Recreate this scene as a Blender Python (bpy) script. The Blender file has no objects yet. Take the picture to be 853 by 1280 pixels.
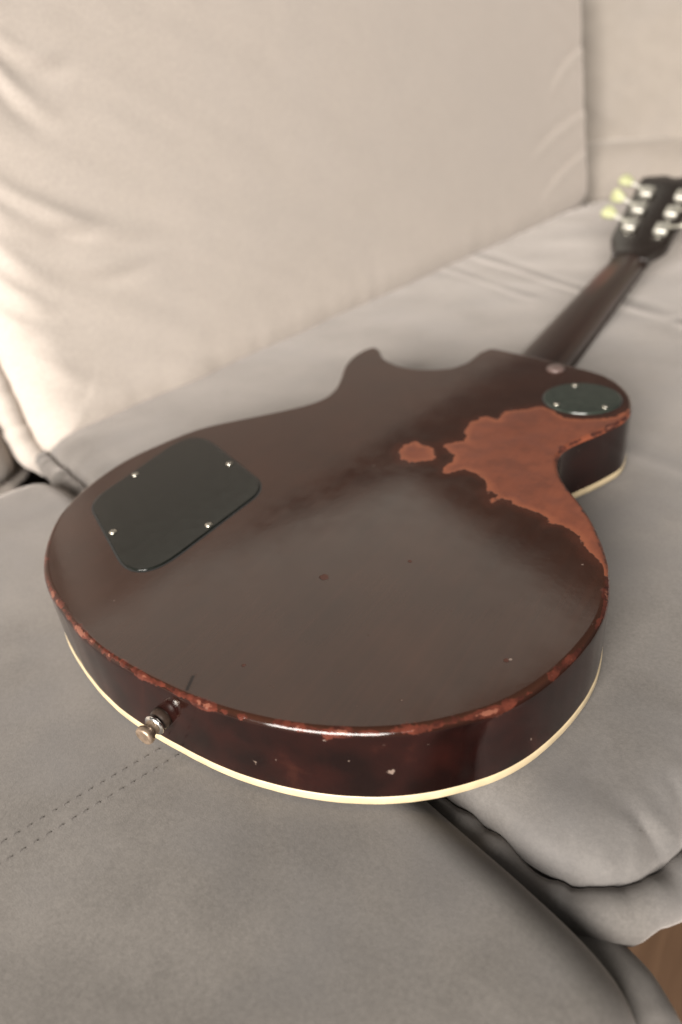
import bpy, bmesh, math, random
import numpy as np
from mathutils import Vector, Matrix, noise
from mathutils.geometry import delaunay_2d_cdt

# ------------------------------------------------------------------ camera
scene = bpy.context.scene
C = scene.collection
MM = 0.001
cam = bpy.data.cameras.new('camera')
cam_o = bpy.data.objects.new('camera', cam)
C.objects.link(cam_o)
_f = Vector((-0.50270943, 0.67801791, -0.53626014))
_r = Vector((0.83303555, 0.545687, -0.09098059))
_u = Vector((-0.23094372, 0.49246056, 0.83913503))
cam_o.matrix_world = Matrix(((_r.x, _u.x, -_f.x, 0.217833), (_r.y, _u.y, -_f.y, -0.132480), (_r.z, _u.z, -_f.z, 0.225388), (0, 0, 0, 1)))
cam.sensor_fit = 'VERTICAL'
cam.sensor_height = 36.0
cam.sensor_width = 24.0
cam.lens = 880.0 / 1280.0 * 36.0
cam.clip_start = 0.01
cam.clip_end = 60
cam.dof.use_dof = True
cam.dof.focus_distance = 0.335
cam.dof.aperture_fstop = 4.4
cam.dof.aperture_blades = 7
scene.camera = cam_o

# ------------------------------------------------------------------ light: soft indoor daylight from one large window
w = bpy.data.worlds.new('World')
scene.world = w
w.use_nodes = True
bg = w.node_tree.nodes['Background']
bg.inputs[0].default_value = (1.0, 0.95, 0.89, 1)
bg.inputs[1].default_value = 0.15
def area(name, loc, target, sx, sy, power, col):
    l = bpy.data.lights.new(name, 'AREA')
    l.shape = 'RECTANGLE'; l.size = sx; l.size_y = sy
    l.energy = power; l.color = col
    o = bpy.data.objects.new(name, l)
    C.objects.link(o)
    o.location = loc
    o.rotation_euler = (Vector(target) - Vector(loc)).to_track_quat('-Z', 'Y').to_euler()
    return o
area('window_light', (0.7, -2.9, 1.2), (-0.2, 0.6, 0.1), 2.3, 1.4, 440, (1.0, 0.948, 0.885))
_c = area('ceiling_bounce', (-1.62, 1.50, 2.0), (-1.62, 1.50, 0.0), 2.9, 1.7, 24, (1.0, 0.94, 0.80))
_c.rotation_euler = (0, 0, math.radians(62.4))
scene.view_settings.view_transform = 'Standard'
scene.view_settings.look = 'None'
scene.view_settings.exposure = 0.0
scene.view_settings.gamma = 1.0
scene.view_settings.use_curve_mapping = False
rng = np.random.default_rng(7)
random.seed(7)

# ------------------------------------------------------------------ helpers
def new_mat(name):
    m = bpy.data.materials.new(name)
    m.use_nodes = True
    nt = m.node_tree
    b = nt.nodes['Principled BSDF']
    return m, nt, b
def N(nt, t, **kw):
    n = nt.nodes.new(t)
    for k, v in kw.items():
        if k.startswith('i_'):
            key = k[2:].replace('_', ' ')
            n.inputs[key].default_value = v
        else:
            setattr(n, k, v)
    return n
def math_(nt, op, a, b=None, clamp=False):
    n = nt.nodes.new('ShaderNodeMath'); n.operation = op; n.use_clamp = clamp
    for i, v in enumerate((a, b)):
        if v is None: continue
        if isinstance(v, (int, float)): n.inputs[i].default_value = v
        else: nt.links.new(v, n.inputs[i])
    return n.outputs[0]
def maprange(nt, v, a, b, c=0.0, d=1.0, smooth=False):
    n = nt.nodes.new('ShaderNodeMapRange'); n.clamp = True
    if smooth: n.interpolation_type = 'SMOOTHSTEP'
    nt.links.new(v, n.inputs[0])
    for i, x in enumerate((a, b, c, d)): n.inputs[i + 1].default_value = x
    return n.outputs[0]
def mixc(nt, fac, a, b):
    n = nt.nodes.new('ShaderNodeMix'); n.data_type = 'RGBA'
    for s, v in (('Factor', fac), ('A', a), ('B', b)):
        i = {'Factor': 0, 'A': 6, 'B': 7}[s]
        if isinstance(v, (tuple, list)): n.inputs[i].default_value = (*v, 1)
        elif isinstance(v, (int, float)): n.inputs[i].default_value = v
        else: nt.links.new(v, n.inputs[i])
    return n.outputs[2]
def noise_(nt, vec, scale, detail=4, rough=0.55):
    n = nt.nodes.new('ShaderNodeTexNoise')
    n.inputs['Scale'].default_value = scale; n.inputs['Detail'].default_value = detail; n.inputs['Roughness'].default_value = rough
    nt.links.new(vec, n.inputs['Vector'])
    return n.outputs['Fac']
def coords(nt, scale=(1, 1, 1)):
    t = nt.nodes.new('ShaderNodeTexCoord'); m = nt.nodes.new('ShaderNodeMapping')
    m.inputs['Scale'].default_value = scale
    nt.links.new(t.outputs['Object'], m.inputs[0])
    return m.outputs[0]
def bump(nt, h, strength, dist, prev=None):
    n = nt.nodes.new('ShaderNodeBump'); n.inputs['Strength'].default_value = strength; n.inputs['Distance'].default_value = dist
    nt.links.new(h, n.inputs['Height'])
    if prev is not None: nt.links.new(prev, n.inputs['Normal'])
    return n.outputs[0]
def attr(nt, name):
    n = nt.nodes.new('ShaderNodeAttribute'); n.attribute_name = name
    return n.outputs['Fac']

def mesh_obj(name, verts, faces, mat, parent=None, smooth=True, attrs=None):
    me = bpy.data.meshes.new(name)
    me.from_pydata([tuple(v) for v in verts], [], faces)
    if smooth: me.shade_smooth()
    if attrs:
        for k, a in attrs.items():
            at = me.attributes.new(k, 'FLOAT', 'POINT')
            at.data.foreach_set('value', np.asarray(a, np.float32))
    if mat: me.materials.append(mat)
    me.update()
    o = bpy.data.objects.new(name, me)
    C.objects.link(o)
    if parent is not None: o.parent = parent
    return o
def tag(o, label=None, cat=None, group=None, kind=None):
    for k, v in (('label', label), ('category', cat), ('group', group), ('kind', kind)):
        if v: o[k] = v
    return o
def empty(name, loc=(0, 0, 0)):
    o = bpy.data.objects.new(name, None); C.objects.link(o)
    o.location = loc; o.empty_display_size = 0.05
    return o
def lathe(profile, seg=24):
    """profile (r, h) round +Z -> verts, faces"""
    v, f = [], []
    for r, h in profile:
        for k in range(seg):
            a = 2 * math.pi * k / seg
            v.append((r * math.cos(a), r * math.sin(a), h))
    n = len(profile)
    for i in range(n - 1):
        for k in range(seg):
            k2 = (k + 1) % seg
            f.append((i * seg + k, i * seg + k2, (i + 1) * seg + k2, (i + 1) * seg + k))
    f.append(tuple(range(seg))[::-1]); f.append(tuple((n - 1) * seg + k for k in range(seg)))
    return v, f
def xform(verts, M):
    return [tuple(M @ Vector(v)) for v in verts]
def box_bm(sx, sy, sz, bev=0.0, seg=2):
    bm = bmesh.new(); bmesh.ops.create_cube(bm, size=1.0)
    for v in bm.verts: v.co = Vector((v.co.x * sx, v.co.y * sy, v.co.z * sz))
    if bev: bmesh.ops.bevel(bm, geom=bm.edges[:], offset=bev, segments=seg, affect='EDGES', profile=0.6)
    return bm
def bm_obj(name, bm, mat, parent=None, M=None, smooth=True):
    if M is not None: bmesh.ops.transform(bm, matrix=M, verts=bm.verts)
    me = bpy.data.meshes.new(name); bm.to_mesh(me); bm.free()
    if smooth: me.shade_smooth()
    me.materials.append(mat)
    o = bpy.data.objects.new(name, me); C.objects.link(o)
    if parent is not None: o.parent = parent
    return o
def smoothstep(x, a, b):
    t = np.clip((x - a) / (b - a), 0, 1); return t * t * (3 - 2 * t)
def resample(poly, step):
    P = np.vstack([poly, poly[:1]]); d = np.r_[0, np.cumsum(np.linalg.norm(np.diff(P, axis=0), axis=1))]
    n = int(round(d[-1] / step)); s = np.arange(n) * d[-1] / n
    return np.c_[np.interp(s, d, P[:, 0]), np.interp(s, d, P[:, 1])]
def catmull(poly, k=4):
    P = np.asarray(poly, float); out = []
    n = len(P)
    for i in range(n):
        p0, p1, p2, p3 = P[i - 1], P[i], P[(i + 1) % n], P[(i + 2) % n]
        for t in np.arange(k) / k:
            out.append(.5 * (2 * p1 + (p2 - p0) * t + (2 * p0 - 5 * p1 + 4 * p2 - p3) * t * t + (-p0 + 3 * p1 - 3 * p2 + p3) * t ** 3))
    return np.array(out)
def sdf(pts, poly):
    """signed distance, positive inside"""
    pts = np.asarray(pts, float); poly = np.asarray(poly, float)
    best = np.full(len(pts), 1e9); ins = np.zeros(len(pts), bool)
    for i in range(len(poly)):
        a = poly[i]; b = poly[(i + 1) % len(poly)]; ab = b - a
        t = np.clip(((pts - a) @ ab) / (ab @ ab + 1e-18), 0, 1)
        best = np.minimum(best, np.hypot(*(pts - a - t[:, None] * ab).T))
        c = (a[1] > pts[:, 1]) != (b[1] > pts[:, 1])
        with np.errstate(divide='ignore', invalid='ignore'):
            xi = a[0] + (pts[:, 1] - a[1]) * ab[0] / (ab[1] if ab[1] else 1e-18)
        ins ^= c & (pts[:, 0] < xi)
    return np.where(ins, best, -best)
def normals2d(P):
    """outward normals of a closed loop given counter-clockwise"""
    t = np.roll(P, -1, 0) - np.roll(P, 1, 0)
    n = np.c_[t[:, 1], -t[:, 0]]; return n / (np.linalg.norm(n, axis=1, keepdims=True) + 1e-12)
def ccw(P):
    a = np.sum(P[:, 0] * np.roll(P[:, 1], -1) - np.roll(P[:, 0], -1) * P[:, 1])
    return P if a > 0 else P[::-1].copy()

# ------------------------------------------------------------------ materials
def fabric(name, col, seed, mot=1.0):
    m, nt, b = new_mat(name)
    v = coords(nt)
    big = noise_(nt, v, 7.0 + seed, 3, .5)
    nap = noise_(nt, v, 26.0, 4, .6)
    fine = noise_(nt, v, 1300.0, 3, .7)
    mid = noise_(nt, v, 480.0, 5, .7)
    k = math_(nt, 'ADD', math_(nt, 'MULTIPLY', maprange(nt, big, .35, .65), .17 * mot), math_(nt, 'MULTIPLY', maprange(nt, nap, .36, .64), .17 * mot))
    k = math_(nt, 'ADD', k, math_(nt, 'MULTIPLY', maprange(nt, fine, .3, .7), .14))
    k = math_(nt, 'ADD', k, math_(nt, 'MULTIPLY', maprange(nt, mid, .36, .64), .20))
    c1 = tuple(x * (1 - .09 - .17 * mot) for x in col); c2 = tuple(min(1, x * (1 + .09 + .21 * mot)) for x in col)
    cc = mixc(nt, maprange(nt, k, 0.08, .26 + .30 * mot), c1, c2)
    hue = noise_(nt, v, 11.0, 3, .55)
    cc = mixc(nt, math_(nt, 'MULTIPLY', maprange(nt, hue, .45, .65), .55 * min(1, mot)), cc, (col[0] * .95, col[1] * .99, col[2] * 1.07))
    nt.links.new(cc, b.inputs['Base Color'])
    b.inputs['Roughness'].default_value = .95
    b.inputs['Specular IOR Level'].default_value = .15
    b.inputs['Sheen Weight'].default_value = .5
    b.inputs['Sheen Roughness'].default_value = .45
    b.inputs['Sheen Tint'].default_value = (1.0, .92, .86, 1)
    n1 = bump(nt, mid, .16, .0003)
    n2 = bump(nt, fine, .5, .0003, n1)
    nt.links.new(n2, b.inputs['Normal'])
    return m
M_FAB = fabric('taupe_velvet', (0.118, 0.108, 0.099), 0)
M_FAB_END_LIT = fabric('taupe_velvet_end_lit', (0.30, 0.265, 0.232), .9, .3)  # same velvet again, light at the far end put into its colour
M_FAB_LIT = fabric('taupe_velvet_back_lit', (0.40, 0.352, 0.312), 1.7, .12)  # same velvet as the seats, window light painted in as a paler colour
def plain(name, col, rough, metal=0.0, spec=.5, bumpy=None, var=.0):
    m, nt, b = new_mat(name)
    v = coords(nt)
    n = noise_(nt, v, bumpy or 150.0, 4, .6)
    c = mixc(nt, maprange(nt, n, .3, .7), tuple(x * (1 - var) for x in col), tuple(min(1, x * (1 + var)) for x in col))
    nt.links.new(c, b.inputs['Base Color'])
    nt.links.new(maprange(nt, n, .3, .7, rough * .85, min(1, rough * 1.2)), b.inputs['Roughness'])
    b.inputs['Metallic'].default_value = metal
    b.inputs['Specular IOR Level'].default_value = spec
    if bumpy: nt.links.new(bump(nt, n, .15, .0003), b.inputs['Normal'])
    return m
M_BIND = plain('aged_cream_binding', (0.45, 0.36, 0.225), .38, var=.12, bumpy=90)
M_PLATE = plain('black_plastic_plate', (0.0075, 0.0085, 0.007), .2, spec=.22, var=.15)
M_SCREW = plain('nickel_screw', (0.62, 0.58, 0.50), .3, 1.0, var=.15)
M_STEEL = plain('nickel_tuner', (0.62, 0.60, 0.53), .42, .8, var=.1)
M_BRASS = plain('worn_nickel_button', (0.27, 0.20, 0.145), .42, .7, var=.35, bumpy=300)
M_RING = plain('bright_nickel_ring', (0.80, 0.78, 0.74), .2, 1.0, var=.1)
M_DARKM = plain('tarnished_bushing', (0.035, 0.022, 0.016), .35, .3, var=.3)
M_TULIP = plain('pale_green_plastic_button', (0.40, 0.41, 0.23), .35, var=.08)
M_EBONY = plain('dark_fingerboard_wood', (0.03, 0.018, 0.013), .55, var=.25)
M_FRAME = plain('sofa_base_fabric', (0.10, 0.085, 0.072), .95, var=.15, bumpy=300)
M_STITCH = plain('stitch_thread', (0.095, 0.085, 0.08), .9, var=.1)
M_SWITCH = plain('green_black_switch_cover', (0.020, 0.026, 0.020), .22, spec=.5, var=.15)
M_HEELB = plain('dull_heel_button', (0.11, 0.075, 0.066), .45, .2, var=.2)
M_HEAD = plain('black_headstock_lacquer', (0.014, 0.010, 0.008), .3, var=.2)
M_SLOT = plain('screw_slot_dark', (0.02, 0.02, 0.02), .6)

def lacquer():
    m, nt, b = new_mat('worn_walnut_lacquer')
    v = coords(nt)
    gr = coords(nt, (260, 9, 120))
    grain = noise_(nt, gr, 1.0, 5, .6)
    blot = noise_(nt, v, 22.0, 3, .5)
    n_jag = noise_(nt, v, 130.0, 5, .62)
    n_big = noise_(nt, v, 45.0, 3, .5)
    n_chip = noise_(nt, v, 150.0, 5, .6)
    # lacquered colour: brown back, redder round the edges
    base = mixc(nt, maprange(nt, blot, .3, .7), (0.022, 0.0086, 0.0052), (0.031, 0.0118, 0.0068))
    base = mixc(nt, math_(nt, 'MULTIPLY', maprange(nt, grain, .42, .72), .16), base, (0.055, 0.019, 0.011))
    side = attr(nt, 'side')
    sc = mixc(nt, maprange(nt, n_big, .35, .65), (0.006, 0.0024, 0.0021), (0.014, 0.0038, 0.0030))
    base = mixc(nt, side, base, sc)
    # bare patch
    wear = attr(nt, 'wear')   # millimetres, positive inside
    j = math_(nt, 'ADD', math_(nt, 'MULTIPLY', math_(nt, 'SUBTRACT', n_jag, .5), 7.0), math_(nt, 'MULTIPLY', math_(nt, 'SUBTRACT', noise_(nt, v, 420.0, 3, .6), .5), 3.0))
    ws = math_(nt, 'ADD', wear, j)
    wm = maprange(nt, ws, -.25, .25)
    wood = mixc(nt, maprange(nt, blot, .3, .7), (0.135, 0.036, 0.017), (0.185, 0.053, 0.026))
    wood = mixc(nt, math_(nt, 'MULTIPLY', maprange(nt, grain, .40, .68), .30), wood, (0.11, 0.030, 0.017))
    wood = mixc(nt, math_(nt, 'MULTIPLY', maprange(nt, n_big, .48, .66), .5), wood, (0.105, 0.034, 0.022))
    # dirty towards the middle of the patch, brighter fresh rim
    wood = mixc(nt, maprange(nt, ws, 5.0, .2, 0, .55), wood, (0.27, 0.082, 0.036))
    # worn-thin lacquer and left-over film around and inside the patch
    film = math_(nt, 'ADD', math_(nt, 'MULTIPLY', maprange(nt, noise_(nt, v, 75.0, 5, .65), .46, .60), .38), math_(nt, 'MULTIPLY', maprange(nt, noise_(nt, v, 17.0, 3, .5), .45, .62), .30))
    wood = mixc(nt, math_(nt, 'MULTIPLY', film, maprange(nt, ws, 1.0, 6.0, .35, 1.0)), wood, (0.082, 0.024, 0.013))
    base = mixc(nt, math_(nt, 'MULTIPLY', maprange(nt, math_(nt, 'ADD', ws, math_(nt, 'MULTIPLY', math_(nt, 'SUBTRACT', n_big, .5), 16.0)), -7.0, .5), .55), base, (0.062, 0.019, 0.011))
    # edge rub
    ed = attr(nt, 'edge')     # mm from the arris line
    es = attr(nt, 'rub')      # 0..1 amount along the outline
    jj = math_(nt, 'ADD', math_(nt, 'MULTIPLY', math_(nt, 'SUBTRACT', n_chip, .5), 11.0), math_(nt, 'MULTIPLY', math_(nt, 'SUBTRACT', n_big, .5), 14.0))
    e1 = math_(nt, 'SUBTRACT', math_(nt, 'ADD', math_(nt, 'MULTIPLY', es, 2.9), jj), ed)
    e1 = math_(nt, 'SUBTRACT', e1, 1.7)
    em = maprange(nt, e1, -.3, .35)
    rubc = mixc(nt, maprange(nt, n_jag, .4, .62), (0.028, 0.0085, 0.006), (0.080, 0.021, 0.013))
    e2 = math_(nt, 'ADD', math_(nt, 'SUBTRACT', e1, 3.2), math_(nt, 'MULTIPLY', attr(nt, 'fresh'), 2.1))
    rubc = mixc(nt, maprange(nt, e2, -.2, .4), rubc, (0.135, 0.050, 0.032))
    # single chips
    ch = attr(nt, 'chip')
    cm = maprange(nt, math_(nt, 'ADD', ch, math_(nt, 'MULTIPLY', math_(nt, 'SUBTRACT', n_chip, .5), 1.3)), .42, .55)
    pale = attr(nt, 'pale')
    pm = maprange(nt, math_(nt, 'ADD', pale, math_(nt, 'MULTIPLY', math_(nt, 'SUBTRACT', n_chip, .5), 2.4)), .5, .62)
    c = mixc(nt, wm, base, wood)
    c = mixc(nt, em, c, rubc)
    c = mixc(nt, cm, c, (0.052, 0.019, 0.013))
    c = mixc(nt, maprange(nt, attr(nt, 'dent'), .35, .55), c, (0.012, 0.007, 0.006))
    c = mixc(nt, pm, c, (0.15, 0.11, 0.09))
    nt.links.new(c, b.inputs['Base Color'])
    bare = math_(nt, 'MAXIMUM', math_(nt, 'MAXIMUM', wm, attr(nt, 'dent')), cm, True)
    sm = noise_(nt, v, 60.0, 5, .6)
    rl = maprange(nt, sm, .3, .72, .08, .16)
    mr = nt.nodes.new('ShaderNodeMix'); mr.data_type = 'FLOAT'
    nt.links.new(bare, mr.inputs[0]); nt.links.new(rl, mr.inputs[2]); mr.inputs[3].default_value = .55
    nt.links.new(mr.outputs[0], b.inputs['Roughness'])
    b.inputs['Specular IOR Level'].default_value = .34
    allm = math_(nt, 'MAXIMUM', math_(nt, 'MAXIMUM', wm, em), math_(nt, 'MAXIMUM', cm, pm))
    inv = math_(nt, 'SUBTRACT', 1.0, allm)
    n1 = bump(nt, inv, .6, .0003)
    chipb = math_(nt, 'MULTIPLY', n_chip, em)
    n2 = bump(nt, chipb, .45, .0008, n1)
    orange = noise_(nt, v, 320.0, 2, .5)
    n3 = bump(nt, orange, .06, .0002, n2)
    n4 = bump(nt, math_(nt, 'MULTIPLY', grain, wm), .25, .0003, n3)
    nt.links.new(n4, b.inputs['Normal'])
    return m
M_LAC = lacquer()
def neck_mat():
    m, nt, b = new_mat('worn_neck_lacquer')
    v = coords(nt)
    gr = noise_(nt, coords(nt, (260, 9, 120)), 1.0, 5, .6)
    bl = noise_(nt, v, 14.0, 3, .5)
    c = mixc(nt, maprange(nt, gr, .35, .7), (0.016, 0.0072, 0.005), (0.028, 0.0115, 0.0078))
    c = mixc(nt, maprange(nt, math_(nt, 'ADD', attr(nt, 'rubbed'), math_(nt, 'SUBTRACT', bl, .5)), .45, .95), c, (0.085, 0.026, 0.018))
    nt.links.new(c, b.inputs['Base Color'])
    b.inputs['Specular IOR Level'].default_value = .35
    b.inputs['Roughness'].default_value = .32
    return m
M_NECK = neck_mat()
def floor_mat():
    m, nt, b = new_mat('brown_floorboards')
    v = coords(nt, (1, 1, 1))
    g = noise_(nt, coords(nt, (60, 4, 1)), 1.0, 5, .6)
    c = mixc(nt, maprange(nt, g, .3, .7), (0.085, 0.048, 0.028), (0.14, 0.082, 0.048))
    nt.links.new(c, b.inputs['Base Color'])
    b.inputs['Roughness'].default_value = .4
    return m
M_FLOOR = floor_mat()

# ------------------------------------------------------------------ guitar outline data (millimetres, back view, neck towards +Y)
OUT=[(-162.6,198.4),(-164.3,193.9),(-165.7,189.3),(-167.1,184.5),(-168.3,179.7),(-169.5,174.9),(-170.6,170.1),(-171.7,165.2),(-172.7,160.3),(-173.6,155.4),(-174.2,150.5),(-174.7,145.5),(-174.8,140.6),(-174.8,135.6),(-174.5,130.7),(-174.0,125.7),(-173.4,120.8),(-172.6,115.8),(-171.7,111.0),(-170.6,106.1),(-169.3,101.3),(-167.8,96.6),(-166.1,91.9),(-164.3,87.2),(-162.3,82.7),(-160.2,78.2),(-157.9,73.8),(-155.3,69.6),(-152.5,65.4),(-149.6,61.5),(-146.4,57.6),(-143.1,53.9),(-139.8,50.2),(-136.3,46.6),(-132.7,43.2),(-129.0,39.8),(-125.2,36.6),(-121.3,33.5),(-117.3,30.5),(-113.2,27.7),(-109.0,25.1),(-104.6,22.7),(-100.2,20.4),(-95.7,18.4),(-91.0,16.5),(-86.4,14.7),(-81.7,13.0),(-77.0,11.4),(-72.3,9.7),(-67.5,8.2),(-62.7,6.8),(-57.9,5.4),(-53.1,4.1),(-48.2,3.0),(-43.3,2.0),(-38.4,1.0),(-33.5,0.2),(-28.6,-0.4),(-23.6,-0.9),(-18.6,-1.3),(-13.7,-1.6),(-8.7,-1.8),(-3.7,-1.9),(1.3,-2.0),(6.3,-2.0),(11.3,-1.9),(16.3,-1.9),(21.3,-1.8),(26.3,-1.6),(31.3,-1.4),(36.3,-1.0),(41.2,-0.5),(46.2,0.1),(51.1,0.9),(56.0,1.8),(60.9,2.9),(65.7,4.0),(70.6,5.3),(75.3,6.7),(80.1,8.3),(84.8,10.0),(89.4,11.8),(94.0,13.8),(98.5,16.0),(102.9,18.2),(107.3,20.6),(111.5,23.2),(115.7,26.0),(119.7,28.9),(123.6,32.0),(127.4,35.2),(131.0,38.6),(134.5,42.1),(137.9,45.7),(141.2,49.5),(144.4,53.3),(147.3,57.3),(150.0,61.5),(152.4,65.8),(154.6,70.2),(156.6,74.8),(158.3,79.5),(159.9,84.2),(161.3,89.0),(162.6,93.8),(163.7,98.6),(164.7,103.5),(165.5,108.5),(166.2,113.4),(166.7,118.3),(166.9,123.3),(167.0,128.3),(166.8,133.2),(166.3,138.2),(165.6,143.1),(164.7,147.9),(163.5,152.8),(162.2,157.6),(160.7,162.3),(159.0,167.0),(157.2,171.7),(155.2,176.2),(153.1,180.8),(150.9,185.2),(148.5,189.6),(146.1,194.0),(143.6,198.3),(141.0,202.6),(138.3,206.8),(135.4,210.9),(132.5,214.9),(129.5,218.8),(126.3,222.7),(123.0,226.5),(119.7,230.2),(116.5,234.0),(113.4,237.9),(110.5,241.9),(107.8,246.0),(105.3,250.3),(103.1,254.7),(101.1,259.2),(99.6,263.8),(98.6,268.5),(98.2,273.2),(98.4,277.9),(99.3,282.6),(100.7,287.2),(102.5,291.8),(104.6,296.2),(106.9,300.7),(109.1,305.1),(111.3,309.6),(113.4,314.1),(115.3,318.7),(117.2,323.3),(119.0,328.0),(120.6,332.6),(121.9,337.3),(122.6,342.1),(122.6,347.0),(122.3,352.0),(121.7,356.9),(120.7,361.8),(119.5,366.6),(118.0,371.4),(116.3,376.0),(114.1,380.5),(111.7,384.8),(109.0,389.0),(106.1,393.0),(103.0,396.9),(99.6,400.5),(95.9,403.8),(92.1,406.9),(88.0,409.7),(83.6,412.0),(79.0,413.9),(74.4,415.6),(69.6,417.1),(64.8,418.5),(60.0,419.9),(55.2,421.3),(50.4,422.7),(45.6,424.1),(40.8,425.4),(36.0,426.7),(31.1,427.9),(26.2,429.0),(21.4,430.1),(16.5,431.2),(11.6,432.2),(6.7,433.2),(1.8,434.2),(-3.1,435.2),(-8.0,436.3),(-12.9,437.3),(-17.6,437.4),(-21.3,435.3),(-23.3,431.1),(-24.8,426.3),(-25.6,421.4),(-25.7,416.4),(-25.8,411.4),(-25.8,406.4),(-26.0,401.5),(-27.0,396.6),(-28.8,392.0),(-30.7,387.4),(-33.2,383.2),(-36.9,380.1),(-41.0,377.3),(-45.3,374.9),(-50.0,373.2),(-54.8,372.0),(-59.7,371.0),(-64.6,370.8),(-69.5,371.3),(-74.5,372.0),(-79.2,373.4),(-83.7,375.5),(-88.2,377.7),(-92.6,380.1),(-96.6,383.0),(-100.3,386.4),(-103.8,389.9),(-107.0,393.8),(-110.0,397.7),(-113.4,401.3),(-117.4,404.1),(-121.4,405.5),(-124.4,403.2),(-126.8,399.0),(-128.4,394.4),(-128.7,389.5),(-128.7,384.5),(-128.6,379.5),(-128.0,374.6),(-126.9,369.7),(-125.7,364.9),(-124.5,360.0),(-122.9,355.3),(-120.8,350.8),(-118.7,346.3),(-116.4,341.8),(-114.2,337.3),(-112.1,332.8),(-110.0,328.3),(-108.0,323.7),(-106.1,319.1),(-104.4,314.4),(-102.9,309.7),(-101.7,304.9),(-100.9,300.1),(-100.5,295.3),(-100.6,290.5),(-101.4,285.9),(-102.8,281.4),(-104.8,277.0),(-107.2,272.8),(-109.9,268.7),(-112.8,264.6),(-115.7,260.6),(-118.8,256.6),(-121.9,252.7),(-125.1,248.9),(-128.3,245.1),(-131.6,241.3),(-134.8,237.5),(-138.1,233.7),(-141.4,229.9),(-144.6,226.1),(-147.8,222.3),(-150.9,218.4),(-153.9,214.5),(-156.6,210.4),(-159.0,206.2),(-161.1,201.9)]
WORN=[(24.7,254.1),(27.4,258.8),(35.4,264.0),(34.6,268.9),(29.8,276.2),(26.0,292.4),(30.2,297.4),(29.3,302.1),(34.2,305.8),(42.8,300.9),(42.2,312.5),(43.5,319.9),(52.8,325.4),(62.9,336.4),(71.2,332.7),(80.2,326.2),(86.6,323.2),(97.4,326.3),(106.5,330.6),(114.8,337.3),(119.2,349.6),(125.2,361.2),(134.2,347.6),(135.4,321.4),(118.6,271.8),(112.3,252.2),(144.0,216.9),(166.8,178.2),(172.5,155.9),(160.3,161.5),(157.5,165.1),(153.0,170.8),(148.3,173.9),(142.8,179.4),(137.6,186.5),(132.2,190.8),(123.9,193.9),(120.7,192.4),(117.5,197.2),(108.7,200.5),(98.8,201.4),(93.9,202.5),(91.0,206.8),(85.2,205.3),(82.3,198.2),(78.4,204.5),(73.2,214.0),(83.0,207.3),(79.4,203.0),(71.5,218.4),(60.3,227.7),(51.2,228.5),(45.3,222.2),(41.9,218.3),(38.0,225.0),(39.7,233.8),(38.0,242.5),(29.5,248.6)]
SPOT=[(-0.0,233.1),(0.1,242.0),(2.7,250.7),(10.1,247.8),(17.2,247.9),(24.6,239.4),(27.9,232.3),(21.0,227.1),(14.7,223.2),(8.7,223.9)]
PLATE=[(-149.2,91.0),(-53.1,42.2),(-52.8,156.0),(-159.0,201.1)]
PSC=[(-147.8,130.2),(-96.2,169.1),(-105.7,71.1),(-54.8,104.2)]
TSC=[(73.9,378.3),(70.0,337.6),(108.4,347.1)]
CHIPS=[(33.2,95.3),(36.9,25.4),(138.6,82.8),(66.6,127.3),(146.3,163.6),(20.7,6.8),(23.5,1.8),(-80.1,65.2)]
OUT = ccw(resample(catmull(np.array(OUT), 4), 1.6))
def bottom_of_guitar(xy):
    """height (mm) of the underside above each point, +big outside"""
    d = sdf(xy, OUT)
    z = np.where(d > 0, -45.6 - 11.5 * smoothstep(d, 4, 85), 1e3)
    # soft shoulder outside the rim so the cushion gives way gently
    z = np.where((d <= 0) & (d > -40), -45.6 + (-d) * .6, z)
    # neck
    x, y = xy[:, 0], xy[:, 1]
    fb = -58.5 + np.clip(y - 438, -60, 400) * .075
    nz = fb + np.maximum(0, np.abs(x) - 27) * .7
    z = np.where((y > 400) & (y < 860), np.minimum(z, nz), z)
    return z

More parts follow.
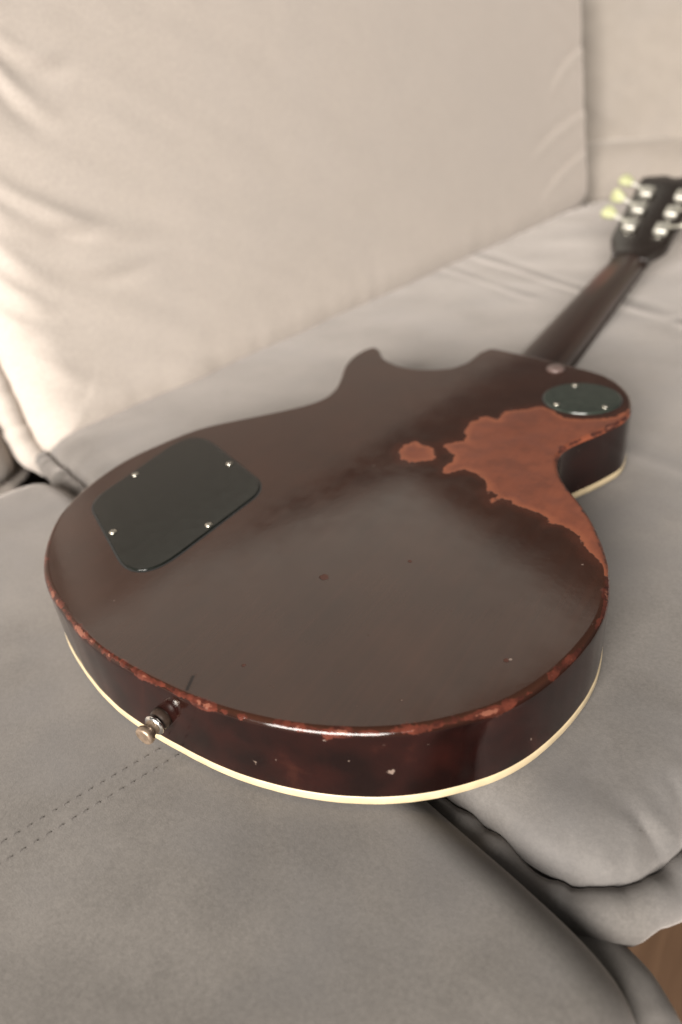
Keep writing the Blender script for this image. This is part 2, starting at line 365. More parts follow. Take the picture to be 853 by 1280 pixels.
# ------------------------------------------------------------------ sofa
def axis_t(n, dense=.6):
    t = np.linspace(0, 1, n)
    return (1 - dense) * t + dense * (.5 - .5 * np.cos(math.pi * t))
def fbm(P, scale, seed, oct_=3):
    out = np.empty(len(P))
    for i, p in enumerate(P):
        out[i] = noise.fractal(Vector((p[0] * scale + seed, p[1] * scale + seed * 2, (p[2] if len(p) > 2 else 0) * scale)), 1.0, 2.0, oct_)
    return out
def pillow(thing, corners, to3d, hfun, nu, nv, power, roll_r, roll_drop, wall, mat, name_top='cover', wrinkle=1.0, seed=0.0, roll_out=.5, roll_wr=.12):
    """A stuffed cushion panel: cover + rolled border + boxing wall. corners in the panel's 2-D plane (metres), order 00,10,11,01."""
    U, V = np.meshgrid(axis_t(nu), axis_t(nv), indexing='ij')
    x, y = 2 * U - 1, 2 * V - 1
    m = np.maximum(np.abs(x), np.abs(y))
    s = (np.abs(x) ** power + np.abs(y) ** power + 1e-12) ** (-1 / power) * m
    k = 1 + (s - 1) * m ** 5
    x, y = x * k, y * k
    u, v = (x + 1) / 2, (y + 1) / 2
    c = [np.array(q, float) for q in corners]
    P = ((1 - u) * (1 - v))[..., None] * c[0] + (u * (1 - v))[..., None] * c[1] + (u * v)[..., None] * c[2] + ((1 - u) * v)[..., None] * c[3]
    ii, jj = [], []
    for i in range(nu): ii.append(i); jj.append(0)
    for j in range(1, nv): ii.append(nu - 1); jj.append(j)
    for i in range(nu - 2, -1, -1): ii.append(i); jj.append(nv - 1)
    for j in range(nv - 2, 0, -1): ii.append(0); jj.append(j)
    loop = P[ii, jj]
    flat = P.reshape(-1, 2)
    # coarse signed distance on a thinned loop
    e = np.abs(sdf(flat, loop[::2]))
    bmask = np.zeros((nu, nv), bool); bmask[ii, jj] = True
    e[bmask.reshape(-1)] = 0
    # pucker along the seam: ridges run square to the edge
    lseg = loop
    arc = np.r_[0, np.cumsum(np.linalg.norm(np.diff(lseg, axis=0), axis=1))]
    near = np.where(e < .09)[0]
    pk = np.zeros(len(flat))
    if wrinkle:
        L3 = resample(lseg, .0016); A3 = np.arange(len(L3)) * .0016
        for i in near:
            q = np.argmin(((L3 - flat[i]) ** 2).sum(1)); a = A3[q]
            pk[i] = (noise.noise(Vector((a * 42 + seed, e[i] * 9, seed))) * .9 + noise.noise(Vector((a * 17 + seed * 3, e[i] * 5, 4 + seed))) * 1.1)
    h = hfun(flat, e) + wrinkle * .0022 * pk * np.exp(-e / .028) * smoothstep(e, 0, .006)
    V3 = to3d(flat, h)
    faces = []
    for i in range(nu - 1):
        for j in range(nv - 1):
            a = i * nv + j
            faces.append((a, a + nv, a + nv + 1, a + 1))
    mesh_obj(name_top, V3, faces, mat, thing)
    # rolled border
    RS = .003
    R = resample(ccw(loop), RS)
    nrm = normals2d(R)
    for _ in range(8): nrm = (np.roll(nrm, 1, 0) + nrm * 2 + np.roll(nrm, -1, 0)) / 4
    L = len(R); arcs = np.arange(L) * RS
    rad = np.array([roll_r * (1 + roll_wr * noise.noise(Vector((a * 38, seed, 1))) + roll_wr * .8 * noise.noise(Vector((a * 90, seed, 7))) - roll_wr * 2.4 * max(0, noise.noise(Vector((a * 22, seed, 3))) - .35)) for a in arcs])
    pr = random.Random(int(seed * 10)); s_ = 0.0; tot = L * RS
    while s_ < tot:
        s_ += pr.uniform(.022, .060)
        d_ = np.minimum(np.abs(arcs - s_), tot - np.abs(arcs - s_))
        rad = rad * (1 - pr.uniform(.06, .22) * np.exp(-(d_ / pr.uniform(.0022, .0045)) ** 2))
    hb = hfun(R, np.zeros(L))
    seg = 14
    vs, fs = [], []
    cen = R + nrm * (roll_r * roll_out)
    for k_ in range(seg):
        an = 2 * math.pi * k_ / seg
        q = cen + nrm * (rad * math.cos(an))[:, None]
        vs.append(to3d(q, hb - roll_drop + rad * math.sin(an)))
    vs = np.stack(vs, 1).reshape(-1, 3)
    for i in range(L):
        i2 = (i + 1) % L
        for k_ in range(seg):
            k2 = (k_ + 1) % seg
            fs.append((i * seg + k_, i2 * seg + k_, i2 * seg + k2, i * seg + k2))
    mesh_obj('piping', vs, fs, mat, thing)
    # boxing wall
    if wall:
        rows = 6; vs = []
        for r_ in range(rows):
            t = r_ / (rows - 1)
            bul = -.030 * smoothstep(np.array(t), 0, .5)
            q = R + nrm * (bul + roll_r * (roll_out - .7))
            vs.append(to3d(q, hb - roll_drop - wall * t))
        vs = np.stack(vs, 1).reshape(-1, 3); fs = []
        for i in range(L):
            i2 = (i + 1) % L
            for r_ in range(rows - 1):
                fs.append((i * rows + r_, i2 * rows + r_, i2 * rows + r_ + 1, i * rows + r_ + 1)[::-1])
        base = len(vs)
        fs.append(tuple(i * rows + rows - 1 for i in range(L)))
        mesh_obj('boxing', vs, fs, mat, thing)
    return loop

Z_SEAT = -0.0488
def groove(xy, p0, p1, depth, width, fade=.25):
    a = np.array(p0); b = np.array(p1); ab = b - a; L = np.linalg.norm(ab)
    t = ((xy - a) @ ab) / (L * L); tc = np.clip(t, 0, 1)
    d = np.hypot(*(xy - a - tc[:, None] * ab).T)
    depth = depth * .6
    wv = width * (1 + .25 * np.sin(t * 9))
    env = smoothstep(1 - tc, 0, fade) if fade else 1.0
    # a tuck: a narrow valley with a soft raised lip on both sides
    return -depth * env * np.exp(-(d / wv) ** 2) + .55 * depth * env * np.exp(-((d - 2.6 * wv) / (1.6 * wv)) ** 2)
CREASES_B = [((.221, .062), (.190, .080), .0030, .0030), ((.224, .078), (.208, .104), .0026, .0026), ((.214, .045), (.186, .040), .0028, .0030),
             ((.209, .030), (.200, .062), .0026, .0032), ((.196, .026), (.176, .058), .0022, .0030), ((.228, .100), (.214, .135), .0024, .0035),
             ((.150, .040), (.140, .066), .0016, .0030), ((.232, .125), (.205, .150), .0020, .004)]
SEAMS_B = [((-.30, .868), (-.074, .732), .0016, .0050), ((-.30, .960), (.094, .696), .0024, .0060), ((.094, .696), (.20, .63), .0022, .007), ((.100, .392), (.28, .318), .0010, .006)]
def soft_fold(ab, p0, p1):
    a = np.array(p0); b = a + (np.array(p1) - a) * 1.7; d0 = b - a; L = np.linalg.norm(d0); d0 = d0 / L
    t = (ab - a) @ d0 / L; s = (ab - a) @ np.array([-d0[1], d0[0]]) + .010 * np.sin(t * 3.0)
    env = smoothstep(t, -.35, .15) * (1 - smoothstep(t, .45, 1.0))
    return env * .0022 * (np.exp(-((s - .006) / .008) ** 2) - np.exp(-((s + .007) / .008) ** 2))
def seat_h(edge_drop, R, crown_seed, lines=(), seams=()):
    def f(xy, e):
        z = Z_SEAT - edge_drop * (1 - np.sqrt(np.clip(1 - (1 - np.clip(e / R, 0, 1)) ** 2, 0, 1)))
        P3 = np.c_[xy, np.zeros(len(xy))]
        z = z + .0022 * fbm(P3, 6.0, crown_seed, 2) * smoothstep(e, 0, .05)
        for p0, p1, dp, wd in lines: z = z + groove(xy, p0, p1, dp, wd, .6)
        for p0, p1, dp, wd in seams: z = z + groove(xy, p0, p1, dp, wd, .15)
        z = np.minimum(z, bottom_of_guitar(xy * 1000) * .001 - .0008)
        return z
    return f
def seat_to3d(xy, h):
    return np.c_[xy, h]

FLOOR_Z = -0.47
fl = bm_obj('floor', box_bm(9, 9, .02), M_FLOOR, None, Matrix.Translation((0, 0, FLOOR_Z - .01)), smooth=False)
tag(fl, kind='structure')

# sofa base under the cushions
frame = empty('sofa_base', (0, 0.3, FLOOR_Z))
tag(frame, 'low dark upholstered sofa base underneath the two grey seat cushions', 'sofa base')
ang = math.radians(-12)
def rotz(x, y, z, sx, sy, sz, bev, name, mat, parent, off=(0, 0, 0)):
    M = Matrix.Translation((x - off[0], y - off[1], z - off[2])) @ Matrix.Rotation(ang, 4, 'Z')
    return bm_obj(name, box_bm(sx, sy, sz, bev, 3), mat, parent, M)
off = (0, 0.3, FLOOR_Z)
rotz(-0.16, 0.32, FLOOR_Z + .155, .56, 2.2, .21, .02, 'plinth', M_FRAME, frame, off)
rotz(-0.55, 0.20, FLOOR_Z + .29, .14, 1.9, .40, .03, 'back_panel', M_FRAME, frame, off)
for lx, ly in ((.24, -.62), (.55, 1.2), (-.72, -.4), (-.32, 1.35)):
    v, f = lathe([(.02, 0), (.026, .05), (.026, .052)], 16)
    mesh_obj('foot', xform(v, Matrix.Translation((lx - off[0], ly - off[1], 0))), f, M_EBONY, frame)

seatB = empty('seat_cushion', (0, 0, 0))
tag(seatB, 'grey velvet seat cushion under the guitar neck, with puckered piped corner at right', 'cushion', 'seat cushions of the sofa')
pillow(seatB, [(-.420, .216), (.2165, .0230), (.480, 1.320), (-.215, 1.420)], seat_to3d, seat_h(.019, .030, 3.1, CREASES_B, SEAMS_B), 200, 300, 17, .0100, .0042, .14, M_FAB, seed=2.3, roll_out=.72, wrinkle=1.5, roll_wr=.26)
seatA = empty('seat_cushion', (0, 0, 0))
tag(seatA, 'grey velvet seat cushion in the foreground, double stitched, below the strap button', 'cushion', 'seat cushions of the sofa')
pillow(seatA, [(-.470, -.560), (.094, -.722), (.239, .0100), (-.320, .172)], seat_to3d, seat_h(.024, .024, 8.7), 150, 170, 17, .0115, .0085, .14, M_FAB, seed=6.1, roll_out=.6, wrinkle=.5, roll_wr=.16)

# double stitching on the near cushion
def stitch_row(parent, p0, p1, n, zf, L=.0036, wd=.00022):
    vs, fs = [], []
    p0 = np.array(p0); p1 = np.array(p1); d = (p1 - p0); T = np.linalg.norm(d); d /= T; nn = np.array([-d[1], d[0]])
    pts = [p0 + d * T * (i + .5) / n for i in range(n)]
    zz = zf(np.array(pts), np.full(n, .2))
    for q, z in zip(pts, zz):
        b0 = len(vs)
        l = L * random.uniform(.85, 1.1); a = random.uniform(-.12, .12)
        dd = d * math.cos(a) + nn * math.sin(a)
        for t, hh in ((-.5, -.0004), (-.25, .0003), (.25, .0003), (.5, -.0004)):
            for sgn in (-1, 1):
                r = q + dd * l * t + nn * sgn * wd
                vs.append((r[0], r[1], z + hh + .0002))
        for k in range(3):
            fs.append((b0 + 2 * k, b0 + 2 * k + 2, b0 + 2 * k + 3, b0 + 2 * k + 1))
    o = mesh_obj('stitching', vs, fs, M_STITCH, parent, smooth=False)
    o['kind'] = 'stuff'
    return o
hA = seat_h(.024, .024, 8.7)
stitch_row(seatA, (-.0985, -.270), (.020, .0615), 62, hA)
stitch_row(seatA, (-.0885, -.274), (.029, .0585), 62, hA)

FOLDS = [ ((0.047, 0.302), (0.077, 0.279)), ((0.058, 0.325), (0.098, 0.316)), ((0.004, 0.225), (0.062, 0.189)), ((0.042, 0.194), (0.113, 0.168)), ((-0.007, 0.202), (0.054, 0.187)), ((-0.013, 0.173), (0.021, 0.148)), ((0.007, 0.153), (0.088, 0.142)), ((-0.023, 0.152), (0.008, 0.129)), ((-0.039, 0.101), (0.007, 0.064)), ((1.12, 0.163), (0.97, 0.127)), ((1.108, 0.098), (0.982, 0.06)), ((1.138, 0.264), (1.039, 0.221)), ((-0.037, 0.129), (-0.012, 0.111)) ]
# back cushions
def back_cushion(label, O, a_dir, lean, corners, seed, nu, nv, bulge, mat, wrk, roll=.014, power=24, grp='back cushions of the sofa', cname='back_cushion', cat='cushion', folds=0.0, lines=()):
    a = Vector((a_dir[0], a_dir[1], 0)).normalized(); n0 = Vector((a.y, -a.x, 0))
    n = n0 * math.cos(lean) + Vector((0, 0, 1)) * math.sin(lean)
    b = n.cross(a) if n.cross(a).z > 0 else a.cross(n)
    O = np.array(O); an, bn, nn = np.array(a), np.array(b), np.array(n)
    t = empty(cname, tuple(O)); tag(t, label, cat, grp)
    def to3d(ab, h):
        return ab[:, 0:1] * an + ab[:, 1:2] * bn + h[:, None] * nn
    def hf(ab, e):
        R = .045
        h = bulge * (np.sqrt(np.clip(1 - (1 - np.clip(e / R, 0, 1)) ** 2, 0, 1)) - 1)
        xa = np.clip((ab[:, 0] - corners[0][0]) / (corners[1][0] - corners[0][0]), 0, 1); xb = np.clip((ab[:, 1] - corners[0][1]) / (corners[3][1] - corners[0][1]), 0, 1)
        h = h + .010 * (1 - (2 * xa - 1) ** 4) * (1 - (2 * xb - 1) ** 2) - .012
        # long soft folds fanning from the left seam
        P3 = np.c_[ab[:, 0] * 1.0 , ab[:, 1] * 4.5 + ab[:, 0] * 1.9, np.zeros(len(ab))]
        fo = fbm(P3, 5.0, seed, 2)
        amt = np.exp(-np.maximum(ab[:, 0] - corners[0][0], 0) / .22) + .35 * np.exp(-np.maximum(corners[1][0] - ab[:, 0], 0) / .10) + .10
        for (p0, p1) in lines: h = h + soft_fold(ab, p0, p1)
        return h + folds * fo * amt * smoothstep(e, 0, .04)
    pillow(t, corners, to3d, hf, nu, nv, power, roll, roll * .7, .10, mat, seed=seed, wrinkle=wrk, roll_out=.6)
    return t
back_cushion('large taupe back cushion, painted pale as if lit, behind the guitar body', (-.335, .230, -.052), (135, 1020), math.radians(12),
             [(-.036, -.022), (1.140, .003), (1.200, .40), (-.036, .40)], 1.3, 230, 150, .032, M_FAB_LIT, 1.2, folds=.0035, lines=FOLDS)
back_cushion('shadowed back cushion at the left edge, mostly out of view', (-.490, -.480, -.052), (115, 640), math.radians(10),
             [(-.05, -.035), (.675, -.035), (.675, .40), (-.05, .40)], 9.3, 60, 50, .045, M_FAB_LIT, .5, folds=.004)
# far end of the sofa: low bolster and an upright end cushion
bol = empty('arm_bolster', (0, 0, 0))
tag(bol, 'low soft grey bolster at the far end behind the headstock', 'bolster')
def bol3d(ab, h):
    return np.c_[ab, h]
def bol_h(xy, e):
    z = .045 - .10 * (1 - np.sqrt(np.clip(1 - (1 - np.clip(e / .10, 0, 1)) ** 2, 0, 1)))
    return z + .012 * fbm(np.c_[xy, np.zeros(len(xy))], 7.0, 5.5, 2)
pillow(bol, [(-.55, 1.49), (.42, 1.31), (.47, 1.58), (-.50, 1.78)], bol3d, bol_h, 60, 40, 14, .003, .004, .12, M_FAB_END_LIT, seed=4.4, wrinkle=.8)
back_cushion('upright taupe end cushion, painted pale as if lit, in the far upper right corner', (-.27, 1.515, .03), (560, -120), math.radians(9),
             [(-.35, -.03), (.75, -.03), (.75, .42), (-.35, .42)], 6.6, 110, 80, .05, M_FAB_END_LIT, 1.0, folds=.010, cname='end_cushion', grp=None)

# ------------------------------------------------------------------ guitar
g = empty('electric_guitar', (0, 0, 0))
tag(g, 'single cutaway electric guitar lying face down, worn dark brown lacquer, cream binding', 'guitar')
RND = 3.4; Z_SIDE = -40.6; Z_RIM = -45.6
nrm = normals2d(OUT)
for _ in range(4): nrm = (np.roll(nrm, 1, 0) + nrm + np.roll(nrm, -1, 0)) / 3
nrm /= np.linalg.norm(nrm, axis=1, keepdims=True)
NL = len(OUT)
prof = []                                        # (inset, z, edge distance, side factor)
for k in range(9):
    t = k / 8 * math.pi / 2
    prof.append((RND * (1 - math.sin(t)), -RND * (1 - math.cos(t)), abs(k / 8 - .45) * 6.6, 0 if k < 4 else min(1, (k - 3) / 4)))
zs = np.linspace(-RND, Z_SIDE, 20)[1:]
for z in zs: prof.append((0, z, 3.6 + (-RND - z), 1.0))
rub_u = np.empty(NL); fresh_u = np.empty(NL)
cen = np.array([0, 150.])
for i, (x, y) in enumerate(OUT):
    r = .30; fr = 0.0
    if y < 150: r = .95
    if y < 70 and x < 60: fr = .55; r = 1.0
    if -20 < x < 100 and y < 30: fr = .25
    if x > 60 and y < 120: fr = .35; r = 1.0
    if x > 80 and y > 120: r = .75; fr = .35
    if x > 60 and 250 < y < 360: r = 1.0; fr = .5
    if y > 200 and x < 60: r = .0
    if x < -110 and y > 110: r = .35
    if y > 380: r = 0.05
    rub_u[i], fresh_u[i] = r, fr
def circ_smooth(a, n):
    k = np.ones(n) / n; return np.convolve(np.r_[a[-n:], a, a[:n]], k, 'same')[n:-n]
rub_u = circ_smooth(rub_u, 25); fresh_u = circ_smooth(fresh_u, 21)
WARP = np.array(WORN); SP = np.array(SPOT)
chips2d = [((33.2, 95.3), 2.4), ((36.9, 25.4), 1.4), ((138.6, 82.8), 1.1), ((66.6, 127.3), 1.1)]
scratch = (np.array([20.7, 9.2]), np.array([24.2, 1.0]))
pale2d = [((146.3, 163.6), 1.0), ((140.0, 84.5), .7)]
# cap vertices
ring0 = OUT - nrm * prof[0][0]
pts = [tuple(p) for p in ring0]
step = 2.0
gx = np.arange(-176, 170, step); gy = np.arange(-4, 440, step)
G = np.array([(x + (step / 2 if (iy % 2) else 0), y) for iy, y in enumerate(gy) for x in gx])
dG = sdf(G, ring0)
G = G[dG > 2.1]
ring1 = OUT - nrm * (RND + .55)
extra = []
for (c, r) in chips2d + pale2d:
    for rr in (0, r * .45, r * .9, r * 1.5):
        for k in range(1 if rr == 0 else 10):
            a = k * .628 + rr; extra.append((c[0] + rr * math.cos(a), c[1] + rr * math.sin(a)))
for t in np.linspace(0, 1, 12):
    q = scratch[0] * (1 - t) + scratch[1] * t
    for s_ in (-1.2, -.5, 0, .5, 1.2): extra.append((q[0] + s_ * .92, q[1] + s_ * .39))
extra = np.array(extra); extra = extra[sdf(extra, ring0) > .6]
allp = [Vector(p) for p in pts] + [Vector(p) for p in ring1] + [Vector(p) for p in G] + [Vector(p) for p in extra]
cdt = delaunay_2d_cdt(allp, [(i, (i + 1) % NL) for i in range(NL)] + [(NL + i, NL + (i + 1) % NL) for i in range(NL)], [], 1, 1e-5)
cv, cf = cdt[0], cdt[2]
orig = cdt[3]
c2 = np.array([(v.x, v.y) for v in cv])
verts = [(x * MM, y * MM, 0.0) for x, y in c2]
faces = [tuple(f) for f in cf]
# make faces point up
def area2(f):
    p = c2[list(f)]; return np.sum(p[:, 0] * np.roll(p[:, 1], -1) - np.roll(p[:, 0], -1) * p[:, 1])
faces = [f if area2(f) > 0 else f[::-1] for f in faces]
ring_idx = [None] * NL
for vi, src in enumerate(orig):
    for s_ in src:
        if s_ < NL: ring_idx[s_] = vi
dcap = np.abs(sdf(c2, ring0))
wear = np.maximum(sdf(c2, WARP), sdf(c2, SP) * .9)
def fall(P, lst):
    o = np.zeros(len(P))
    for c, r in lst: o = np.maximum(o, np.clip(1 - np.hypot(P[:, 0] - c[0], P[:, 1] - c[1]) / (r * 1.6), 0, 1))
    return o
chip = fall(c2, chips2d)
ab = scratch[1] - scratch[0]; tt = np.clip(((c2 - scratch[0]) @ ab) / (ab @ ab), 0, 1)
dent = (np.clip(1 - np.hypot(*(c2 - scratch[0] - tt[:, None] * ab).T) / 1.6, 0, 1))
pale = fall(c2, pale2d)
near = np.argmin(((c2[:, None, :1] - OUT[None, ::6, 0:1]) ** 2 + (c2[:, None, 1:] - OUT[None, ::6, 1:]) ** 2).sum(2), 1) * 6
A = dict(wear=list(wear), edge=list(3.0 + dcap), rub=list(rub_u[near]), fresh=list(fresh_u[near]), side=[0.0] * len(c2), chip=list(chip), pale=list(pale), dent=list(dent))
side_pale = [((98.0, -18), 1.1), ((113, -24), 1.0), ((90, -17), .9), ((92, -26), 1.2), ((40, -24), .7), ((-30, -12), .9), ((22, -20), .8), ((60, -30), .6)]
prev = ring_idx
wear_r = np.maximum(sdf(OUT, WARP), sdf(OUT, SP))
for (ins, z, ed, sd) in prof[1:]:
    base = len(verts)
    P = OUT - nrm * ins
    verts += [(x * MM, y * MM, z * MM) for x, y in P]
    pa = np.zeros(NL)
    if sd >= 1:
        for (cx, cz), r in side_pale:
            d = np.hypot((P[:, 0] - cx) * .55, (z - cz)) ; d = np.where(P[:, 1] < 90, d, 99)
            pa = np.maximum(pa, np.clip(1 - d / (r * 1.5), 0, 1))
    A['wear'] += list(np.where(sd < 1, wear_r - 4 * sd, -9.0)); A['edge'] += [ed] * NL; A['rub'] += list(rub_u); A['fresh'] += list(fresh_u)
    A['side'] += [sd] * NL; A['chip'] += [0.0] * NL; A['pale'] += list(pa); A['dent'] += [0.0] * NL
    cur = list(range(base, base + NL))
    for i in range(NL):
        j = (i + 1) % NL
        faces.append((prev[i], cur[i], cur[j], prev[j]))
    prev = cur
body = mesh_obj('body', verts, faces, M_LAC, g, attrs=A)
# carved front, hidden underneath
ringF = OUT - nrm * 6
gx = np.arange(-176, 170, 9.0); GF = np.array([(x, y) for y in np.arange(-4, 440, 9.0) for x in gx]); GF = GF[sdf(GF, ringF) > 4]
thin = OUT[::3]
cdt = delaunay_2d_cdt([Vector(p) for p in thin] + [Vector(p) for p in GF], [(i, (i + 1) % len(thin)) for i in range(len(thin))], [], 1, 1e-5)
f2 = np.array([(v.x, v.y) for v in cdt[0]]); df = np.abs(sdf(f2, thin))
fz = Z_RIM + .3 - 11.0 * smoothstep(df, 4, 85)
mesh_obj('carved_front', [(x * MM, y * MM, z * MM) for (x, y), z in zip(f2, fz)], [tuple(f) for f in cdt[2]], M_EBONY, g)
# binding
bp = [(.6, Z_SIDE + .25), (-.25, Z_SIDE - .02), (-.45, Z_SIDE - .6), (-.45, Z_RIM + .8), (-.1, Z_RIM), (2.5, Z_RIM - .3)]
vs, fs = [], []
for ins, z in bp:
    P = OUT - nrm * ins; vs += [(x * MM, y * MM, z * MM) for x, y in P]
for k in range(len(bp) - 1):
    for i in range(NL):
        j = (i + 1) % NL; fs.append((k * NL + i, (k + 1) * NL + i, (k + 1) * NL + j, k * NL + j))
mesh_obj('binding', vs, fs, M_BIND, g)

def plate(name, outl, parent, mat=M_PLATE, z0=.25, thick=.9, bev=.7):
    """a flat plastic cover: dark gap ring + plate with bevelled rim, as one mesh"""
    P = ccw(np.asarray(outl)); n = normals2d(P); L = len(P)
    for _ in range(3): n = (np.roll(n, 1, 0) + n + np.roll(n, -1, 0)) / 3
    vs, fs = [], []
    for ins, z in ((0, .05), (0, z0 + thick - bev), (bev * .3, z0 + thick - bev * .3), (bev, z0 + thick)):
        vs += [((x) * MM, (y) * MM, z * MM) for x, y in P - n * ins]
    for k in range(3):
        for i in range(L):
            j = (i + 1) % L; fs.append((k * L + i, k * L + j, (k + 1) * L + j, (k + 1) * L + i))
    fs.append(tuple(3 * L + i for i in range(L)))
    o = mesh_obj(name, vs, fs, mat, parent)
    o.data.set_sharp_from_angle(angle=math.radians(12))
    return o
def recess(parent, outl, wd):
    """dark routed gap around a cover plate"""
    P = ccw(np.asarray(outl)); n = normals2d(P); L = len(P)
    vs = [(x * MM, y * MM, .08 * MM) for x, y in P + n * wd] + [(x * MM, y * MM, .08 * MM) for x, y in P - n * .5]
    fs = [(i, (i + 1) % L, L + (i + 1) % L, L + i) for i in range(L)]
    return mesh_obj('routed_gap', vs, fs, M_SLOT, parent, smooth=False)
def screw(parent, x, y, z, r=2.3):
    v, f = lathe([(r, 0), (r * .98, .45), (r * .8, .9), (r * .45, 1.15), (.02, 1.2)], 18)
    v = [(a * MM, b * MM, c * MM) for a, b, c in v]
    v = xform(v, Matrix.Translation((x * MM, y * MM, z * MM))); nf = len(f)
    bmx = box_bm(1, 1, 1)
    for k in range(2):
        T = Matrix.Translation((x * MM, y * MM, (z + 1.12) * MM)) @ Matrix.Rotation(.5 + k * math.pi / 2, 4, 'Z') @ Matrix.Diagonal((r * 1.3 * MM, .5 * MM, .3 * MM, 1))
        b0 = len(v); v += [tuple(T @ q.co) for q in bmx.verts]; f += [tuple(b0 + q.index for q in fc.verts) for fc in bmx.faces]
    bmx.free()
    s = mesh_obj('screw', v, f, M_SCREW, parent, smooth=False)
    s.data.materials.append(M_SLOT)
    for q in s.data.polygons[nf:]: q.material_index = 1
    for q in s.data.polygons[:nf]: q.use_smooth = True
    return s
def round_poly(P, radii, n=10):
    P = np.asarray(P, float); out = []
    for i in range(len(P)):
        a, b, c = P[i - 1], P[i], P[(i + 1) % len(P)]
        u1 = (a - b) / np.linalg.norm(a - b); u2 = (c - b) / np.linalg.norm(c - b)
        p1 = b + u1 * radii[i]; p2 = b + u2 * radii[i]
        for t in np.linspace(0, 1, n): out.append((1 - t) ** 2 * p1 + 2 * t * (1 - t) * b + t * t * p2)
    return np.array(out)
PL = resample(round_poly(PLATE, (15, 34, 17, 34)), 1.2)
cp = plate('control_cover', PL, g); recess(cp, PL, 1.2)
pc = PL.mean(0)
for x, y in PSC:
    d = pc - np.array([x, y]); d = d / np.linalg.norm(d)
    q = np.array([x, y])
    while sdf(np.array([q]), PL)[0] < 3.6: q = q + d * .3
    screw(cp, q[0], q[1], 1.1)
tc = np.array([85.0, 359.5]); TP = np.array([(tc[0] + 27.5 * math.cos(a), tc[1] + 27.5 * math.sin(a)) for a in np.linspace(0, 2 * math.pi, 72, endpoint=False)])
tp = plate('switch_cover', TP, g, M_SWITCH); recess(tp, TP, .9)
for x, y in TSC:
    d = np.array([x, y]) - tc; d = d / np.linalg.norm(d) * 22.5; screw(tp, tc[0] + d[0], tc[1] + d[1], 1.1, 2.2)

def strap_button(M, k=1.0):
    top = None
    for nm, pr, mat in (('strap_button', [(4.6, 9.0), (4.6, 9.6), (4.0, 10.4), (4.0, 12.0), (4.8, 12.8), (5.6, 13.8), (5.8, 15.6), (5.4, 16.8), (4.4, 17.2), (3.8, 16.9), (.1, 16.7)], M_BRASS),
                        ('washer', [(5.4, 6.4), (6.2, 6.8), (6.4, 7.6), (6.2, 8.6), (4.4, 9.1)], M_RING),
                        ('bushing', [(6.2, -.8), (6.4, 2.0), (6.0, 4.8), (5.0, 5.6), (5.0, 6.6)], M_DARKM)):
        v, f = lathe([(r * k, h * k) for r, h in pr], 28)
        v = xform([(a * MM, b * MM, c * MM) for a, b, c in v], M)
        o = mesh_obj(nm, v, f, mat, g if top is None else top)
        if top is None: top = o
    return top
strap_button(Matrix.Translation((0.0060, -0.0016, -0.0225)) @ Matrix.Rotation(math.radians(90), 4, 'X') @ Matrix.Rotation(math.radians(4), 4, 'Y'), .84)
# second strap button on the heel
v, f = lathe([(7.2, 0), (7.4, .8), (7.0, 1.8), (5.6, 2.8), (3.6, 3.3), (.1, 3.5)], 24)
o = mesh_obj('strap_button', xform([(a * MM, b * MM, c * MM) for a, b, c in v], Matrix.Translation((.049, .407, 0))), f, M_HEELB, g)

# neck
def neck_sections():
    secs = []
    for y in list(np.linspace(385, 470, 10)) + list(np.linspace(480, 800, 22)) + [808, 815, 822, 830]:
        t = (y - 438) / (815 - 438)
        half = 27.5 - 6.0 * min(max(t, 0), 1.05)
        front = -58.0 + (y - 438) * .075
        th = 23.5 - 2.5 * t
        heel = 13 * math.exp(-max(0, y - 432) / 16.0)
        zb = front + th + heel
        if y > 805: zb += (y - 805) * .10; half += (y - 805) * .12
        secs.append((y, half, front + 5.5, zb))
    return secs
vs, fs, rb = [], [], []
S = neck_sections(); K = 22
for y, half, zf, zb in S:
    for k in range(K + 1):
        a = math.pi * k / K
        cx = -math.cos(a); sx = math.sin(a)
        x = half * np.sign(cx) * abs(cx) ** .80; z = zf + (zb - zf) * sx ** .85
        vs.append((x * MM, y * MM, z * MM)); rb.append(math.exp(-((y - 735) / 60) ** 2) * (.9 if x < 4 else .4))
for i in range(len(S) - 1):
    for k in range(K): a = i * (K + 1) + k; fs.append((a, a + 1, a + K + 2, a + K + 1))
    fs.append((i * (K + 1) + K, i * (K + 1), (i + 1) * (K + 1), (i + 1) * (K + 1) + K))
fs.append(tuple(range(K + 1))[::-1]); fs.append(tuple((len(S) - 1) * (K + 1) + k for k in range(K + 1)))
neck = mesh_obj('neck', vs, fs, M_NECK, g, attrs={'rubbed': rb})
vs, fs = [], []
for y in (390, 816):
    t = (y - 438) / 377; half = 28.0 - 6.0 * t; fz_ = -58.0 + (y - 438) * .075
    for x, z in ((-half, fz_ + 5.4), (-half, fz_ + .8), (-half + 1.5, fz_), (half - 1.5, fz_), (half, fz_ + .8), (half, fz_ + 5.4)): vs.append((x * MM, y * MM, z * MM))
for k in range(5): fs.append((k, k + 6, k + 7, k + 1))
fs += [(5, 11, 6, 0), tuple(range(6)), tuple(range(6, 12))[::-1]]
mesh_obj('fingerboard', vs, fs, M_EBONY, g, smooth=False)

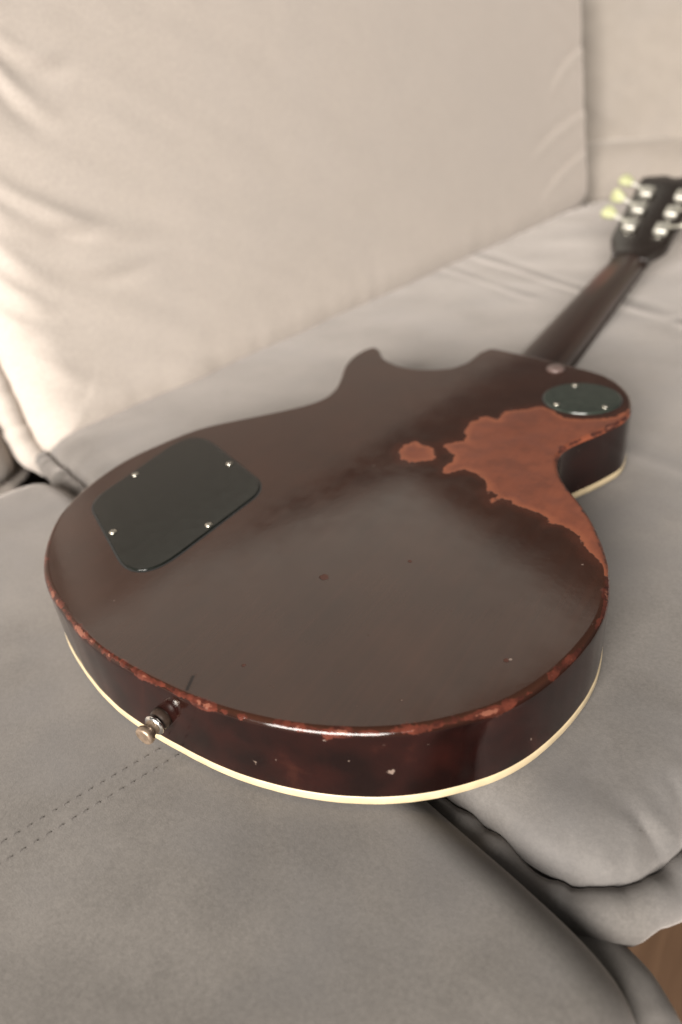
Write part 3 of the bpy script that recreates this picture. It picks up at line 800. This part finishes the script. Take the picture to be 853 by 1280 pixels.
# headstock, tilted back
HN = Matrix.Translation((.003, .815, -.0240)) @ Matrix.Rotation(math.radians(-1.8), 4, 'Z') @ Matrix.Rotation(math.radians(4.3 + 15.5), 4, 'X') @ Matrix.Rotation(math.radians(6), 4, 'Y')
half = [(21.5, 0), (22.5, 10), (25, 19), (30, 27), (34, 34), (35.5, 42), (36, 60), (37, 95), (38.5, 130), (40, 160), (41, 174), (39, 181), (33, 184), (25, 186.5), (16, 190), (9, 190.5), (3, 187)]
hp = half + [(-x, y) for x, y in half[::-1]]
hp = np.array(hp)
HS = ccw(hp); nh = normals2d(HS); L = len(HS)
vs, fs = [], []
for ins, z in ((1.2, 0), (0, 1.2), (0, 13.0), (.6, 14.2), (2.0, 15.0)):
    for (x, y), (nx, ny) in zip(HS, nh):
        q = HN @ Vector(((x - nx * ins) * MM, (y - ny * ins) * MM, z * MM)); vs.append(tuple(q))
for k in range(4):
    for i in range(L): j = (i + 1) % L; fs.append((k * L + i, k * L + j, (k + 1) * L + j, (k + 1) * L + i))
fs.append(tuple(range(L))[::-1]); fs.append(tuple(4 * L + i for i in range(L)))
hs = mesh_obj('headstock', vs, fs, M_HEAD, g)
hs.data.set_sharp_from_angle(angle=math.radians(35))
# tuners
for sgn in (-1, 1):
    for k, hy in enumerate((60, 99, 138)):
        hx = sgn * (19.5 + 1.4 * k)
        bmh = box_bm(.0165, .0200, .0085, .0035, 3)
        T = HN @ Matrix.Translation((hx * MM, hy * MM, .0190))
        tn = bm_obj('tuner', bmh, M_STEEL, g, T)
        v, f = lathe([(2.0, 0), (2.0, 20), (3.0, 20.5), (3.2, 24), (2.2, 25)], 14)
        R = HN @ Matrix.Translation((hx * MM, (hy + 3) * MM, .0185)) @ Matrix.Rotation(sgn * math.radians(12 if sgn > 0 else 20), 4, 'Z') @ Matrix.Rotation(sgn * math.radians(82), 4, 'Y')
        mesh_obj('shaft', xform([(a * MM, b * MM, c * MM) for a, b, c in v], R), f, M_STEEL, tn)
        # keystone shaped button
        kp = [(-3.5, 0), (3.5, 0), (5.5, 4), (8.2, 10), (8.8, 14.5), (6.5, 18), (0, 19.2), (-6.5, 18), (-8.8, 14.5), (-8.2, 10), (-5.5, 4)]
        kv, kf = [], []
        m_ = len(kp)
        for sc_, z in ((.82, -3.6), (1, -2.2), (1, 2.2), (.82, 3.6)):
            for a, b in kp: kv.append((a * sc_ * MM, z * MM, (9.6 + (b - 9.6) * sc_ + 24) * MM))
        for q in range(3):
            for i in range(m_): j = (i + 1) % m_; kf.append((q * m_ + i, q * m_ + j, (q + 1) * m_ + j, (q + 1) * m_ + i))
        kf.append(tuple(range(m_))[::-1]); kf.append(tuple(3 * m_ + i for i in range(m_)))
        tw = Matrix.Rotation(math.radians((70, 20, 80, 60, 85, 30)[k + (3 if sgn > 0 else 0)]), 4, 'Z')
        mesh_obj('tuner_button', xform(kv, R @ tw), kf, M_TULIP, tn)
        v, f = lathe([(4.2, 0), (4.0, .6), (.1, 1.0)], 14)
        for dy in (-13.5, 13.5):
            mesh_obj('tuner_screw', xform([(a * MM * .5, b * MM * .5, c * MM) for a, b, c in v], HN @ Matrix.Translation((hx * MM, (hy + dy) * MM, .0151))), f, M_STEEL, tn)
